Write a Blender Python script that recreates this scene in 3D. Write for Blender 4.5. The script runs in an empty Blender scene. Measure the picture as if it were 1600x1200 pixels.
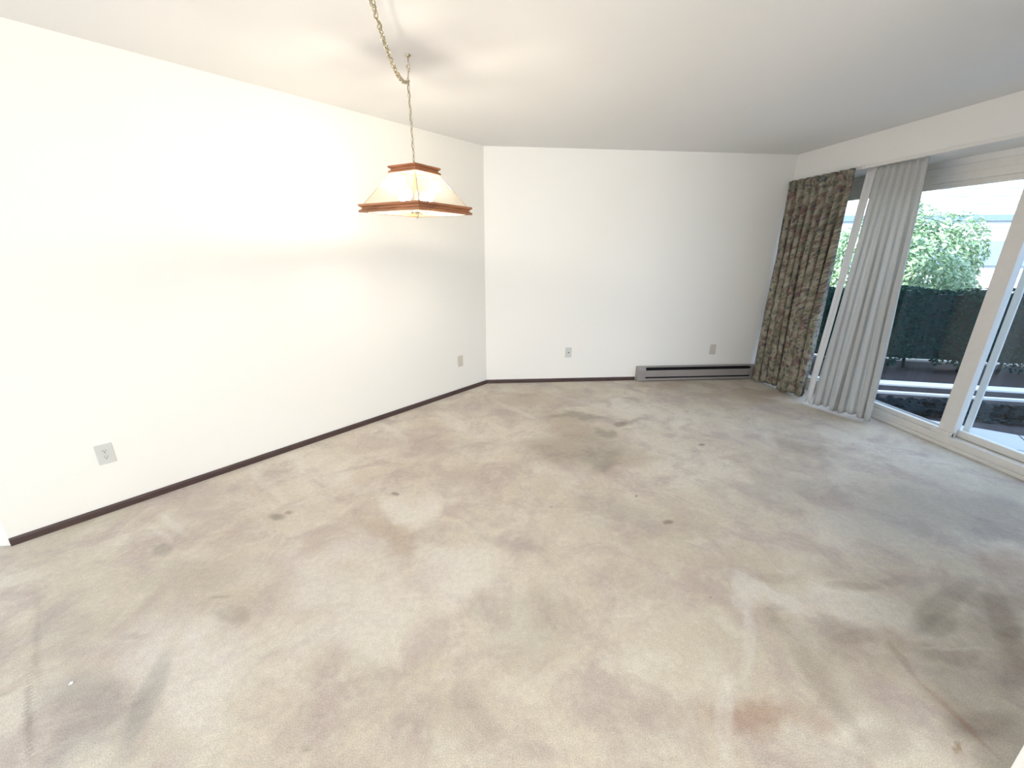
import bpy, bmesh, math, random
from mathutils import Vector, Matrix, Euler
random.seed(7)
PI = math.pi
S = bpy.context.scene
C = S.collection

# ------------------------------------------------------------------ camera, sky, sun, fill lights, exposure
cam_data = bpy.data.cameras.new('camera')
cam_data.sensor_fit = 'HORIZONTAL'
cam_data.sensor_width = 36.0
cam_data.lens = 36.0 * 646.83 / 1600.0
cam_data.clip_start = 0.02
cam = bpy.data.objects.new('camera', cam_data)
C.objects.link(cam)
S.camera = cam
YAW, PITCH, ROLL = 0.0927, 0.3172, 0.0066
_f = Vector((math.sin(YAW)*math.cos(PITCH), math.cos(YAW)*math.cos(PITCH), -math.sin(PITCH)))
_r = Vector((math.cos(YAW), -math.sin(YAW), 0))
_u = _r.cross(_f)
_r2 = _r*math.cos(ROLL) + _u*math.sin(ROLL)
_u2 = _u*math.cos(ROLL) - _r*math.sin(ROLL)
M = Matrix(((_r2.x, _u2.x, -_f.x, 0), (_r2.y, _u2.y, -_f.y, 0), (_r2.z, _u2.z, -_f.z, 1.4923), (0, 0, 0, 1)))
cam.matrix_world = M

world = bpy.data.worlds.new('sky'); S.world = world
world.use_nodes = True
_bg = world.node_tree.nodes['Background']
_bg.inputs[0].default_value = (0.60, 0.75, 1.0, 1)
_bg.inputs[1].default_value = 3.3

def light(name, kind, loc, direction, energy, color, **kw):
    d = bpy.data.lights.new(name, kind); d.energy = energy; d.color = color
    for k, v in kw.items(): setattr(d, k, v)
    o = bpy.data.objects.new(name, d); C.objects.link(o); o.location = loc
    o.rotation_euler = Vector(direction).to_track_quat('-Z', 'Y').to_euler()
    return o
light('sun', 'SUN', (0, 0, 8), (0.95, 0.20, -0.50), 12.0, (1.0, 0.95, 0.86), angle=0.01)
# unseen fill lights added in wall openings behind the camera and at far left
light('rear_fill_light', 'AREA', (0.1, -2.95, 1.45), (0, 1, 0.03), 135, (0.98, 0.98, 0.97), shape='RECTANGLE', size=2.0, size_y=1.4)
light('left_blue_fill_light', 'AREA', (-4.5, -0.9, 1.35), (1, 0.1, 0.05), 50, (0.45, 0.60, 1.0), shape='RECTANGLE', size=2.0, size_y=1.4)  # added to tint the carpet at left blue

S.view_settings.view_transform = 'Standard'
S.view_settings.look = 'None'
S.view_settings.gamma = 1
S.view_settings.use_curve_mapping = False
S.view_settings.exposure = 0.13

# ------------------------------------------------------------------ measures of the room (metres)
XA, YD = 0.129, 4.577          # corner between angled left wall and back wall
W, WD = 3.42, 3.742            # header face / sliding door face
CH = 2.44
ZS = 2.169
dL = Vector((-math.cos(0.7839), -math.sin(0.7839), 0))   # along the left wall towards the camera
nL = Vector((math.sin(0.7839), -math.cos(0.7839), 0))    # into the room
A0 = Vector((XA, YD, 0))
E0 = A0 + dL*3.62

# ------------------------------------------------------------------ helpers
def mat(name):
    m = bpy.data.materials.new(name); m.use_nodes = True
    nt = m.node_tree; nt.nodes.clear()
    out = nt.nodes.new('ShaderNodeOutputMaterial')
    return m, nt, out
def N(nt, t, **kw):
    n = nt.nodes.new(t)
    for k, v in kw.items():
        if k.startswith('i_'):
            key = k[2:]
            key = int(key) if key.isdigit() else key.replace('_', ' ')
            n.inputs[key].default_value = v
        else: setattr(n, k, v)
    return n
def ramp(nt, stops, interp='LINEAR'):
    r = nt.nodes.new('ShaderNodeValToRGB'); r.color_ramp.interpolation = interp
    e = r.color_ramp.elements
    while len(e) < len(stops): e.new(0.5)
    for i, (p, c) in enumerate(stops):
        e[i].position = p; e[i].color = (c[0], c[1], c[2], 1)
    return r
def simple(name, col, rough=0.6, metal=0.0, noise=0.0, nscale=20, bump=0.0, bscale=200, spec=0.5, stretch=None):
    m, nt, out = mat(name); L = nt.links
    b = N(nt, 'ShaderNodeBsdfPrincipled'); b.inputs['Roughness'].default_value = rough
    b.inputs['Metallic'].default_value = metal; b.inputs['Specular IOR Level'].default_value = spec
    tc = N(nt, 'ShaderNodeTexCoord'); src = tc.outputs['Object']
    if stretch:
        mp = N(nt, 'ShaderNodeMapping'); mp.inputs['Scale'].default_value = stretch
        L.new(src, mp.inputs[0]); src = mp.outputs[0]
    n = N(nt, 'ShaderNodeTexNoise'); n.inputs['Scale'].default_value = nscale; n.inputs['Detail'].default_value = 5
    L.new(src, n.inputs['Vector'])
    lo = tuple(c*(1-noise) for c in col); hi = tuple(min(1, c*(1+noise)) for c in col)
    r = ramp(nt, [(0.3, lo), (0.7, hi)]); L.new(n.outputs[0], r.inputs[0]); L.new(r.outputs[0], b.inputs['Base Color'])
    if bump:
        n2 = N(nt, 'ShaderNodeTexNoise'); n2.inputs['Scale'].default_value = bscale; n2.inputs['Detail'].default_value = 3
        L.new(src, n2.inputs['Vector'])
        bp = N(nt, 'ShaderNodeBump'); bp.inputs['Strength'].default_value = bump; bp.inputs['Distance'].default_value = 0.002
        L.new(n2.outputs[0], bp.inputs['Height']); L.new(bp.outputs[0], b.inputs['Normal'])
    L.new(b.outputs[0], out.inputs[0])
    return m

class MB:
    def __init__(s): s.v = []; s.f = []
    def add(s, vs, fs):
        o = len(s.v); s.v += [tuple(v) for v in vs]; s.f += [tuple(i+o for i in f) for f in fs]; return s
    def box(s, x0, x1, y0, y1, z0, z1):
        return s.add([(x0,y0,z0),(x1,y0,z0),(x1,y1,z0),(x0,y1,z0),(x0,y0,z1),(x1,y0,z1),(x1,y1,z1),(x0,y1,z1)],
                     [(0,3,2,1),(4,5,6,7),(0,1,5,4),(1,2,6,5),(2,3,7,6),(3,0,4,7)])
    def prism(s, pts, z0, z1):      # pts ccw in xy
        n = len(pts)
        return s.add([(p[0],p[1],z0) for p in pts]+[(p[0],p[1],z1) for p in pts],
                     [tuple(range(n-1,-1,-1)), tuple(range(n,2*n))]+[(i,(i+1)%n,(i+1)%n+n,i+n) for i in range(n)])
    def obb(s, c, ax, ay, az, hx, hy, hz):
        c = Vector(c); vs = []
        for sz in (-1,1):
            for sx, sy in ((-1,-1),(1,-1),(1,1),(-1,1)):
                vs.append(c+Vector(ax)*hx*sx+Vector(ay)*hy*sy+Vector(az)*hz*sz)
        return s.add(vs, [(0,3,2,1),(4,5,6,7),(0,1,5,4),(1,2,6,5),(2,3,7,6),(3,0,4,7)])
    def tube(s, pts, r, seg=8, closed=False):
        pts = [Vector(p) for p in pts]; n = len(pts); vs = []; fs = []
        rad = r if isinstance(r, (list, tuple)) else [r]*n
        up = None
        for i, p in enumerate(pts):
            if closed: t = pts[(i+1) % n]-pts[i-1]
            else: t = pts[min(i+1, n-1)]-pts[max(i-1, 0)]
            t.normalize()
            if up is None: up = t.orthogonal().normalized()
            else:
                up = up - t*up.dot(t)
                up = up.normalized() if up.length > 1e-6 else t.orthogonal().normalized()
            b = t.cross(up)
            for k in range(seg):
                a = 2*PI*k/seg; vs.append(p+(up*math.cos(a)+b*math.sin(a))*rad[i])
        m = n if closed else n-1
        for i in range(m):
            j = (i+1) % n
            for k in range(seg):
                l = (k+1) % seg; fs.append((i*seg+k, i*seg+l, j*seg+l, j*seg+k))
        if not closed:
            fs.append(tuple(range(seg-1, -1, -1))); fs.append(tuple((n-1)*seg+k for k in range(seg)))
        return s.add(vs, fs)
    def lathe(s, prof, c=(0,0,0), seg=20):    # prof: (r, z)
        vs = []; fs = []
        for r, z in prof:
            for k in range(seg):
                a = 2*PI*k/seg; vs.append((c[0]+r*math.cos(a), c[1]+r*math.sin(a), c[2]+z))
        for i in range(len(prof)-1):
            for k in range(seg):
                l = (k+1) % seg; fs.append((i*seg+k, i*seg+l, (i+1)*seg+l, (i+1)*seg+k))
        fs.append(tuple(range(seg-1,-1,-1))); fs.append(tuple((len(prof)-1)*seg+k for k in range(seg)))
        return s.add(vs, fs)
    def build(s, name, m, parent=None, smooth=False, bevel=0.0, origin=None):
        me = bpy.data.meshes.new(name)
        o0 = Vector(origin) if origin else Vector((0,0,0))
        me.from_pydata([tuple(Vector(v)-o0) for v in s.v], [], s.f)
        me.validate(); me.update()
        o = bpy.data.objects.new(name, me); C.objects.link(o)
        me.materials.append(m)
        if smooth:
            for p in me.polygons: p.use_smooth = True
        o.location = o0
        if parent is not None:
            o.parent = parent; o.location = o0 - WORLD.get(parent.name, Vector((0,0,0)))
            WORLD[o.name] = o0
        else: WORLD[o.name] = o0
        if bevel:
            b = o.modifiers.new('bevel', 'BEVEL'); b.width = bevel; b.segments = 2; b.limit_method = 'ANGLE'
        return o
WORLD = {}
def tag(o, label=None, cat=None, group=None, kind=None):
    if label: o['label'] = label
    if cat: o['category'] = cat
    if group: o['group'] = group
    if kind: o['kind'] = kind
    return o
def empty(name, loc):
    o = bpy.data.objects.new(name, None); C.objects.link(o); o.location = loc
    o.empty_display_size = 0.1
    WORLD[o.name] = Vector(loc); return o
def struct(name, mb, m, parent=None, **kw):
    o = mb.build(name, m, parent, **kw)
    if parent is None: o['kind'] = 'structure'
    return o

# ------------------------------------------------------------------ materials of the shell
def wall_material(name, col):
    m, nt, out = mat(name); L = nt.links
    b = N(nt, 'ShaderNodeBsdfPrincipled'); b.inputs['Roughness'].default_value = 0.75; b.inputs['Specular IOR Level'].default_value = 0.25
    tc = N(nt, 'ShaderNodeTexCoord')
    n = N(nt, 'ShaderNodeTexNoise', i_Scale=1.3, i_Detail=4); L.new(tc.outputs['Object'], n.inputs['Vector'])
    r = ramp(nt, [(0.3, tuple(c*0.985 for c in col)), (0.7, col)]); L.new(n.outputs[0], r.inputs[0]); L.new(r.outputs[0], b.inputs['Base Color'])
    n2 = N(nt, 'ShaderNodeTexNoise', i_Scale=160, i_Detail=4); L.new(tc.outputs['Object'], n2.inputs['Vector'])
    bp = N(nt, 'ShaderNodeBump', i_Strength=0.25, i_Distance=0.002); L.new(n2.outputs[0], bp.inputs['Height']); L.new(bp.outputs[0], b.inputs['Normal'])
    L.new(b.outputs[0], out.inputs[0]); return m
M_wall = wall_material('cream_wall_paint', (0.87, 0.845, 0.775))
M_ceil = wall_material('ceiling_paint', (0.84, 0.83, 0.80))
M_base = simple('dark_brown_baseboard_wood', (0.065, 0.038, 0.034), 0.45, noise=0.3, nscale=12, stretch=(1, 1, 12))
M_vinyl = simple('white_vinyl_frame', (0.80, 0.76, 0.68), 0.35, noise=0.02)
M_track = simple('aluminium_track', (0.55, 0.57, 0.60), 0.35, 0.8)

def carpet_material():
    m, nt, out = mat('stained_beige_carpet'); L = nt.links
    b = N(nt, 'ShaderNodeBsdfPrincipled'); b.inputs['Roughness'].default_value = 0.95; b.inputs['Specular IOR Level'].default_value = 0.1
    b.inputs['Sheen Weight'].default_value = 0.15; b.inputs['Sheen Roughness'].default_value = 0.5
    tc = N(nt, 'ShaderNodeTexCoord'); co = tc.outputs['Object']
    def noise(scale, detail=5, rough=0.55, vec=co, dist=0.0):
        n = N(nt, 'ShaderNodeTexNoise', i_Scale=scale, i_Detail=detail, i_Roughness=rough, i_Distortion=dist)
        L.new(vec, n.inputs['Vector']); return n
    # broad wear
    n1 = noise(0.9, 6, 0.6, dist=0.4)
    r1 = ramp(nt, [(0.32, CARPET['worn']), (0.5, CARPET['base']), (0.68, CARPET['light'])]); L.new(n1.outputs[0], r1.inputs[0])
    col = r1.outputs[0]
    def mix(fac, a, bcol, mode='MIX'):
        x = N(nt, 'ShaderNodeMix', data_type='RGBA', blend_type=mode)
        if isinstance(fac, float): x.inputs[0].default_value = fac
        else: L.new(fac, x.inputs[0])
        L.new(a, x.inputs[6])
        if isinstance(bcol, tuple): x.inputs[7].default_value = (*bcol, 1)
        else: L.new(bcol, x.inputs[7])
        return x.outputs[2]
    # mid-scale mottling, edges ragged
    n2 = noise(3.2, 8, 0.65, dist=0.6)
    r2 = ramp(nt, [(0.46, (0,0,0)), (0.62, (0.7,0.7,0.7))]); L.new(n2.outputs[0], r2.inputs[0])
    col = mix(r2.outputs[0], col, CARPET['pnk'])
    n3 = noise(5.5, 8, 0.7, dist=0.3)
    r3 = ramp(nt, [(0.5, (0,0,0)), (0.68, (0.5,0.5,0.5))]); L.new(n3.outputs[0], r3.inputs[0])
    col = mix(r3.outputs[0], col, CARPET['light'])
    # stains, scuffs and dark lines: painted per vertex of the fine carpet mesh
    at = N(nt, 'ShaderNodeAttribute', attribute_name='stain')
    col = mix(at.outputs['Alpha'], col, at.outputs['Color'])
    # pile grain
    n4 = noise(230, 3, 0.7)
    r4 = ramp(nt, [(0.3, (0.72,0.72,0.72)), (0.7, (1.12,1.12,1.12))]); L.new(n4.outputs[0], r4.inputs[0])
    col = mix(1.0, col, r4.outputs[0], 'MULTIPLY')
    n5 = noise(38, 6, 0.7)
    r5 = ramp(nt, [(0.3, (0.88,0.88,0.88)), (0.65, (1.04,1.04,1.04))]); L.new(n5.outputs[0], r5.inputs[0])
    col = mix(1.0, col, r5.outputs[0], 'MULTIPLY')
    L.new(col, b.inputs['Base Color'])
    bp = N(nt, 'ShaderNodeBump', i_Strength=0.6, i_Distance=0.004); L.new(n4.outputs[0], bp.inputs['Height']); L.new(bp.outputs[0], b.inputs['Normal'])
    L.new(b.outputs[0], out.inputs[0]); return m
CARPET = dict(base=(0.68, 0.605, 0.48), worn=(0.58, 0.505, 0.385), light=(0.80, 0.745, 0.63), dk=(0.20, 0.165, 0.12), tan=(0.46, 0.36, 0.25),
              brn=(0.26, 0.185, 0.135), pnk=(0.50, 0.41, 0.36), grey=(0.33, 0.31, 0.28), red=(0.36, 0.20, 0.13), org=(0.36, 0.24, 0.12), lt=(0.80, 0.75, 0.67))
STAIN_GAIN = 0.88
STAINS = [
    (0.727, 2.885, -2.85, 0.39, 0.323, 'dk', 0.38),
    (0.965, 2.739, -3.065, 0.223, 0.14, 'dk', 0.42),
    (0.798, 3.328, -2.516, 0.243, 0.212, 'tan', 0.45),
    (0.962, 3.523, 3.096, 0.241, 0.093, 'dk', 0.5),
    (1.056, 3.159, 1.073, 0.123, 0.084, 'dk', 0.5),
    (1.281, 3.319, -2.991, 0.083, 0.055, 'brn', 0.6),
    (0.607, 3.008, 1.051, 0.265, 0.229, 'tan', 0.35),
    (1.804, 2.868, -2.636, 0.037, 0.024, 'dk', 0.8),
    (1.389, 3.34, -3.052, 0.119, 0.071, 'brn', 0.45),
    (1.171, 2.624, -3.026, 0.244, 0.149, 'tan', 0.45),
    (2.501, 2.746, -2.699, 0.195, 0.105, 'brn', 0.4),
    (-1.16, 2.156, 2.872, 0.07, 0.034, 'dk', 0.6),
    (-1.112, 2.195, 2.583, 0.035, 0.021, 'dk', 0.6),
    (-0.512, 2.348, 2.561, 0.035, 0.027, 'brn', 0.8),
    (1.085, 1.93, -3.058, 0.042, 0.023, 'brn', 0.8),
    (1.015, 2.21, 0.855, 0.016, 0.011, 'dk', 0.9),
    (1.042, 1.384, -2.755, 0.01, 0.006, 'dk', 1),
    (0.436, 2.12, 1.092, 0.013, 0.011, 'dk', 0.6),
    (-0.114, 2.495, 2.693, 0.186, 0.162, 'pnk', 0.5),
    (-0.522, 1.977, 2.853, 0.218, 0.138, 'tan', 0.5),
    (-0.541, 3.098, 2.968, 0.469, 0.255, 'pnk', 0.4),
    (0.1, 3.75, 3.02, 0.373, 0.269, 'pnk', 0.4),
    (0.512, 4.046, 3.082, 0.403, 0.195, 'tan', 0.45),
    (-1.649, 2.377, 2.528, 0.305, 0.161, 'pnk', 0.5),
    (-1.002, 1.687, 2.765, 0.233, 0.126, 'pnk', 0.4),
    (-1.623, 1.915, 2.601, 0.092, 0.045, 'dk', 0.4),
    (-1.05, 1.473, 2.848, 0.117, 0.054, 'dk', 0.3),
    (-1.364, 1.718, 2.799, 0.236, 0.11, 'grey', 0.2),
    (-1.374, 1.393, 2.993, 0.066, 0.017, 'dk', 0.45),
    (-1.173, 1.579, 3.046, 0.069, 0.009, 'dk', 0.45),
    (-1.643, 1.507, 2.821, 0.214, 0.084, 'grey', 0.3),
    (-1.362, 1.133, 2.506, 0.308, 0.122, 'grey', 0.5),
    (-1.753, 1.411, 2.307, 0.382, 0.012, 'dk', 0.3),  # narrow dark line across the carpet, continued by the next entry
    (-1.512, 1.105, 2.32, 0.27, 0.011, 'dk', 0.5),
    (-1.379, 1.351, 2.516, 0.216, 0.095, 'pnk', 0.4),
    (0.14, 1.817, 3.056, 0.17, 0.09, 'grey', 0.3),
    (0.134, 1.372, 1.389, 0.198, 0.192, 'dk', 0.22),
    (-0.073, 0.941, 3.016, 0.188, 0.095, 'dk', 0.16),
    (-0.366, 1.185, 2.565, 0.156, 0.116, 'dk', 0.12),
    (0.77, 2.047, -2.858, 0.24, 0.182, 'grey', 0.25),
    (2.075, 2.146, -3.077, 0.527, 0.211, 'grey', 0.3),
    (2.654, 1.893, -2.843, 0.594, 0.253, 'grey', 0.5),
    (3.12, 1.854, 0.474, 0.433, 0.139, 'grey', 0.4),
    (1.732, 1.397, 3.111, 0.154, 0.038, 'brn', 0.4),
    (1.95, 1.418, -3.118, 0.097, 0.031, 'brn', 0.3),
    (1.399, 1.465, 3.101, 0.155, 0.04, 'brn', 0.3),
    (1.359, 1.116, -2.779, 0.221, 0.113, 'dk', 0.35),
    (1.267, 0.927, -2.758, 0.174, 0.085, 'brn', 0.4),
    (0.998, 0.829, -2.851, 0.121, 0.064, 'red', 0.6),
    (0.92, 0.874, -2.843, 0.122, 0.068, 'red', 0.22),
    (1.718, 1.114, -3.02, 0.174, 0.067, 'brn', 0.4),
    (1.901, 1.173, -2.978, 0.138, 0.054, 'dk', 0.45),
    (2.256, 1.26, -2.77, 0.256, 0.096, 'brn', 0.45),
    (2.7, 1.462, -2.832, 0.228, 0.083, 'red', 0.4),
    (1.492, 0.93, 0.569, 0.166, 0.062, 'brn', 0.3),
    (1.92, 0.963, 0.497, 0.286, 0.088, 'brn', 0.35),
    (1.654, 0.801, -3.118, 0.159, 0.045, 'brn', 0.4),
    (1.497, 0.75, -2.742, 0.033, 0.013, 'org', 0.8),
    (1.582, 0.9, 0.528, 0.204, 0.073, 'pnk', 0.3),
    (1.271, 0.787, -3.06, 0.133, 0.05, 'brn', 0.3),
    (1.274, 1.496, -2.924, 0.095, 0.052, 'pnk', 0.5),
    (2.188, 1.118, -3.018, 0.092, 0.032, 'dk', 0.35),
    (2.28, 4.393, 3.082, 0.678, 0.118, 'org', 0.4),
    (3.179, 3.992, -3.045, 0.449, 0.198, 'org', 0.45),
    (2.723, 4.089, -3.095, 0.295, 0.125, 'org', 0.3),
    (1.216, 1.48, 3.127, 0.094, 0.032, 'pnk', 0.3),
    (1.312, 1.305, -3.127, 0.064, 0.023, 'dk', 0.4),
    (-0.542, 1.021, 3.002, 0.03, 0.01, 'dk', 0.25),
    (-0.56, 0.929, 2.896, 0.021, 0.01, 'dk', 0.4),
    (-0.607, 1.057, 2.663, 0.012, 0.007, 'dk', 0.3),
    (0.596, 2.505, 3.094, 0.269, 0.121, 'lt', 0.2),
    (1.295, 1.324, -2.972, 0.14, 0.07, 'lt', 0.6),
    (1.608, 1.297, -3.034, 0.217, 0.09, 'lt', 0.45),
    (0.826, 0.902, 0.998, 0.206, 0.038, 'lt', 0.5),
    (1.072, 1.169, 0.963, 0.199, 0.036, 'lt', 0.4),
    (-0.521, 1.428, 2.655, 0.266, 0.182, 'lt', 0.5),
    (-0.789, 1.754, 2.832, 0.3, 0.168, 'lt', 0.5),
    (-0.151, 1.615, 2.948, 0.247, 0.162, 'lt', 0.5),
    (-1.111, 1.224, 2.227, 0.391, 0.126, 'lt', 0.55),
    (-0.406, 2.144, 2.987, 0.153, 0.075, 'lt', 0.4),
    (-1.047, 1.35, 2.591, 0.218, 0.116, 'lt', 0.35),
    (-0.864, 2.459, 2.936, 0.214, 0.105, 'lt', 0.3),
    (1.843, 1.075, 3.059, 0.205, 0.011, 'lt', 0.5),
    (1.738, 0.864, -3.079, 0.024, 0.008, 'lt', 0.3),
    (2.146, 1.756, -3.076, 0.424, 0.156, 'lt', 0.2),
    (1.591, 0.837, -1.523, 0.15, 0.018, 'red', 0.5),
    (1.606, 1.033, -1.814, 0.105, 0.02, 'brn', 0.4),
    (0.391, 3.706, -0.956, 0.432, 0.05, 'lt', 0.35),
    (-0.158, 3.418, -1.001, 0.504, 0.06, 'lt', 0.3),
    (-0.711, 3.306, -0.884, 0.309, 0.05, 'lt', 0.35),
    (-1.381, 2.52, -0.824, 0.393, 0.04, 'lt', 0.35),
    (1.015, 3.947, -0.816, 0.451, 0.05, 'lt', 0.3),
    (1.528, 1.146, -2.969, 0.198, 0.04, 'brn', 0.3),
    (2.048, 1.273, 0.379, 0.404, 0.05, 'dk', 0.4),
    (2.211, 1.166, -2.341, 0.372, 0.06, 'brn', 0.4),
    (2.197, 1.397, -0.084, 0.462, 0.03, 'pnk', 0.2),
    (1.229, 1.026, -1.664, 0.329, 0.05, 'brn', 0.2),
    (-1.722, 2.137, -0.705, 0.224, 0.03, 'lt', 0.4),
    (-1.743, 2.068, -0.66, 0.198, 0.02, 'lt', 0.4),
    (-1.155, 1.131, -1.33, 0.243, 0.05, 'grey', 0.5),
]

M_carpet = carpet_material()

# ------------------------------------------------------------------ room shell
X0, Y0 = -4.6, -3.0
def carpet_mesh():
    import numpy as np
    from mathutils import noise
    gx0, gx1, gy0, gy1, st = -2.62, WD, 0.60, YD+0.05, 0.0125
    nx, ny = int((gx1-gx0)/st)+1, int((gy1-gy0)/st)+1
    X, Y = np.meshgrid(np.linspace(gx0, gx1, nx), np.linspace(gy0, gy1, ny))
    wv = np.array([tuple(noise.turbulence_vector((x*3.5, y*3.5, 0.3), 5, False, noise_basis='PERLIN_ORIGINAL')) for x, y in zip(X.ravel(), Y.ravel())])
    wx = wv[:, 0].reshape(X.shape); wy = wv[:, 1].reshape(X.shape)
    wx -= wx.mean(); wy -= wy.mean()
    col = np.zeros(X.shape+(3,)); al = np.zeros(X.shape)
    for (x, y, a, sx, sy, c, s) in STAINS:
        big = min(sx, sy) > 0.06
        k = 0.17 if big else 0.02
        dx, dy = X+wx*k-x, Y+wy*k-y
        g = 1.15 if big else 0.85
        u = (dx*math.cos(a)+dy*math.sin(a))/(sx*g); v = (-dx*math.sin(a)+dy*math.cos(a))/(sy*g)
        r = np.sqrt(u*u+v*v)
        lo, hi = (0.3, 1.25) if big else (0.6, 1.25)
        t = np.clip((hi-r)/(hi-lo), 0, 1); t = t*t*(3-2*t)*s*STAIN_GAIN
        na = t+al*(1-t)
        for q in range(3):
            col[..., q] = np.where(na > 1e-6, (CARPET[c][q]*t+col[..., q]*al*(1-t))/np.maximum(na, 1e-6), CARPET['base'][q])
        al = na
    # grid with a plain border that carries the rest of the room's carpet
    me = bpy.data.meshes.new('floor')
    vs = np.stack([X.ravel(), Y.ravel(), np.zeros(X.size)], 1)
    idx = np.arange(nx*ny).reshape(ny, nx)
    q = np.stack([idx[:-1, :-1].ravel(), idx[:-1, 1:].ravel(), idx[1:, 1:].ravel(), idx[1:, :-1].ravel()], 1)
    n0 = len(vs)
    ex = [(X0, Y0, 0), (gx0, Y0, 0), (gx0, gy1, 0), (X0, gy1, 0), (gx1, Y0, 0), (gx1, gy0, 0), (gx0, gy0, 0),
          (X0, Y0, -.12), (gx1, Y0, -.12), (gx1, gy1, -.12), (X0, gy1, -.12), (gx1, gy1, 0)]
    fs = q.tolist()+[[n0+0, n0+1, n0+2, n0+3], [n0+1, n0+4, n0+5, n0+6], [n0+10, n0+9, n0+8, n0+7], [n0+4, n0+8, n0+9, n0+11], [n0+2, n0+11, n0+9, n0+10], [n0+0, n0+7, n0+8, n0+4]]
    me.from_pydata(vs.tolist()+ex, [], fs); me.update()
    ca = me.color_attributes.new('stain', 'FLOAT_COLOR', 'POINT')
    buf = np.zeros((n0+len(ex), 4), dtype=np.float32); buf[:n0, :3] = col.reshape(-1, 3); buf[:n0, 3] = al.ravel()
    ca.data.foreach_set('color', buf.ravel())
    o = bpy.data.objects.new('floor', me); C.objects.link(o); me.materials.append(M_carpet); o['kind'] = 'structure'
    return o
carpet_mesh()
struct('ceiling', MB().box(X0-0.15, W+0.6, Y0-0.15, YD+0.15, CH, CH+0.2), M_ceil)
struct('wall_back', MB().box(XA-0.02, 3.92, YD, YD+0.15, -0.12, CH), M_wall)
P1 = E0 - nL*0.15; P0 = A0 - nL*0.15
struct('wall_left', MB().prism([(E0.x, E0.y), (A0.x, A0.y), (A0.x-0.0, A0.y+0.15), (P0.x, P0.y), (P1.x, P1.y)], -0.12, CH), M_wall)
struct('wall_side', MB().prism([(X0, E0.y), (E0.x, E0.y), (P1.x, P1.y), (X0, P1.y)], -0.12, CH), M_wall)
# far left wall out of the picture, its opening added for the blue fill light
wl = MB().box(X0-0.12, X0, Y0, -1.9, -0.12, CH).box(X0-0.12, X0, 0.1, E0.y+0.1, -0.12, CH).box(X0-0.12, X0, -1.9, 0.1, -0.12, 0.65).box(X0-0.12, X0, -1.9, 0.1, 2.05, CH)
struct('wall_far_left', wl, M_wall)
wr = MB().box(X0, -1.0, Y0-0.12, Y0, -0.12, CH).box(1.2, WD, Y0-0.12, Y0, -0.12, CH).box(-1.0, 1.2, Y0-0.12, Y0, -0.12, 0.7).box(-1.0, 1.2, Y0-0.12, Y0, 2.2, CH)
struct('wall_rear', wr, M_wall)  # opening added for the rear fill light
# wall end beside the camera, its corner just enters the picture at the lower right
struct('wall_near_right', MB().box(1.483, WD, 0.50, 0.642, 0, CH), M_wall)
struct('wall_rear_right', MB().box(WD, WD+0.16, Y0, 0.5, -0.12, CH), M_wall)
# header over the door: face at x = W, its underside, and the wall above the door frame
struct('wall_header', MB().box(W, WD, 0.642, YD, ZS, CH), M_wall)
DL0, DL1, DH = 0.95, 4.52, 2.10
ww = MB().box(WD, WD+0.16, 0.5, DL0, -0.12, CH).box(WD, WD+0.16, DL1, YD, -0.12, CH).box(WD, WD+0.16, DL0, DL1, DH, CH)
struct('wall_right', ww, M_wall)
# building's roof slab, its unseen extent shaped to shade patio and block sun at openings
M_stucco = simple('building_stucco', (0.6, 0.58, 0.52), 0.9, noise=0.05)
struct('roof_shade_slab', MB().box(-9.5, 4.35, -5.5, 4.9, CH+0.2, 3.35), M_stucco)

# baseboards
def strip(name, pts, h=0.042, t=0.013):
    mb = MB()
    for (p, q, n) in pts:
        p = Vector(p); q = Vector(q); n = Vector(n)
        prof = [(0, 0), (t, 0), (t, h*0.78), (t*0.55, h), (0, h)]
        vs = [p+n*a+Vector((0,0,b)) for a, b in prof]+[q+n*a+Vector((0,0,b)) for a, b in prof]
        k = len(prof); mb.add(vs, [tuple(range(k-1,-1,-1)), tuple(range(k, 2*k))]+[(i,(i+1)%k,(i+1)%k+k,i+k) for i in range(k)])
    return struct(name, mb, M_base)
strip('baseboard_left', [(E0, A0+dL*0.0+Vector((0.004,0,0)), nL)])
strip('baseboard_back', [((XA, YD, 0), (1.895, YD, 0), (0, -1, 0))])

# ------------------------------------------------------------------ sliding patio door
M_glass, nt, out = mat('window_glass')
g1 = N(nt, 'ShaderNodeBsdfTransparent'); g1.inputs[0].default_value = (0.93, 0.97, 1.0, 1)
g2 = N(nt, 'ShaderNodeBsdfGlossy', i_Roughness=0.02); lw = N(nt, 'ShaderNodeLayerWeight', i_Blend=0.5); pw = N(nt, 'ShaderNodeMath', operation='POWER'); pw.inputs[1].default_value = 4.0; nt.links.new(lw.outputs['Facing'], pw.inputs[0]); fr = N(nt, 'ShaderNodeMath', operation='MULTIPLY_ADD'); fr.inputs[1].default_value = 0.5; fr.inputs[2].default_value = 0.03; nt.links.new(pw.outputs[0], fr.inputs[0]); ms = N(nt, 'ShaderNodeMixShader')
nt.links.new(fr.outputs[0], ms.inputs[0]); nt.links.new(g1.outputs[0], ms.inputs[1]); nt.links.new(g2.outputs[0], ms.inputs[2]); nt.links.new(ms.outputs[0], out.inputs[0])

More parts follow.
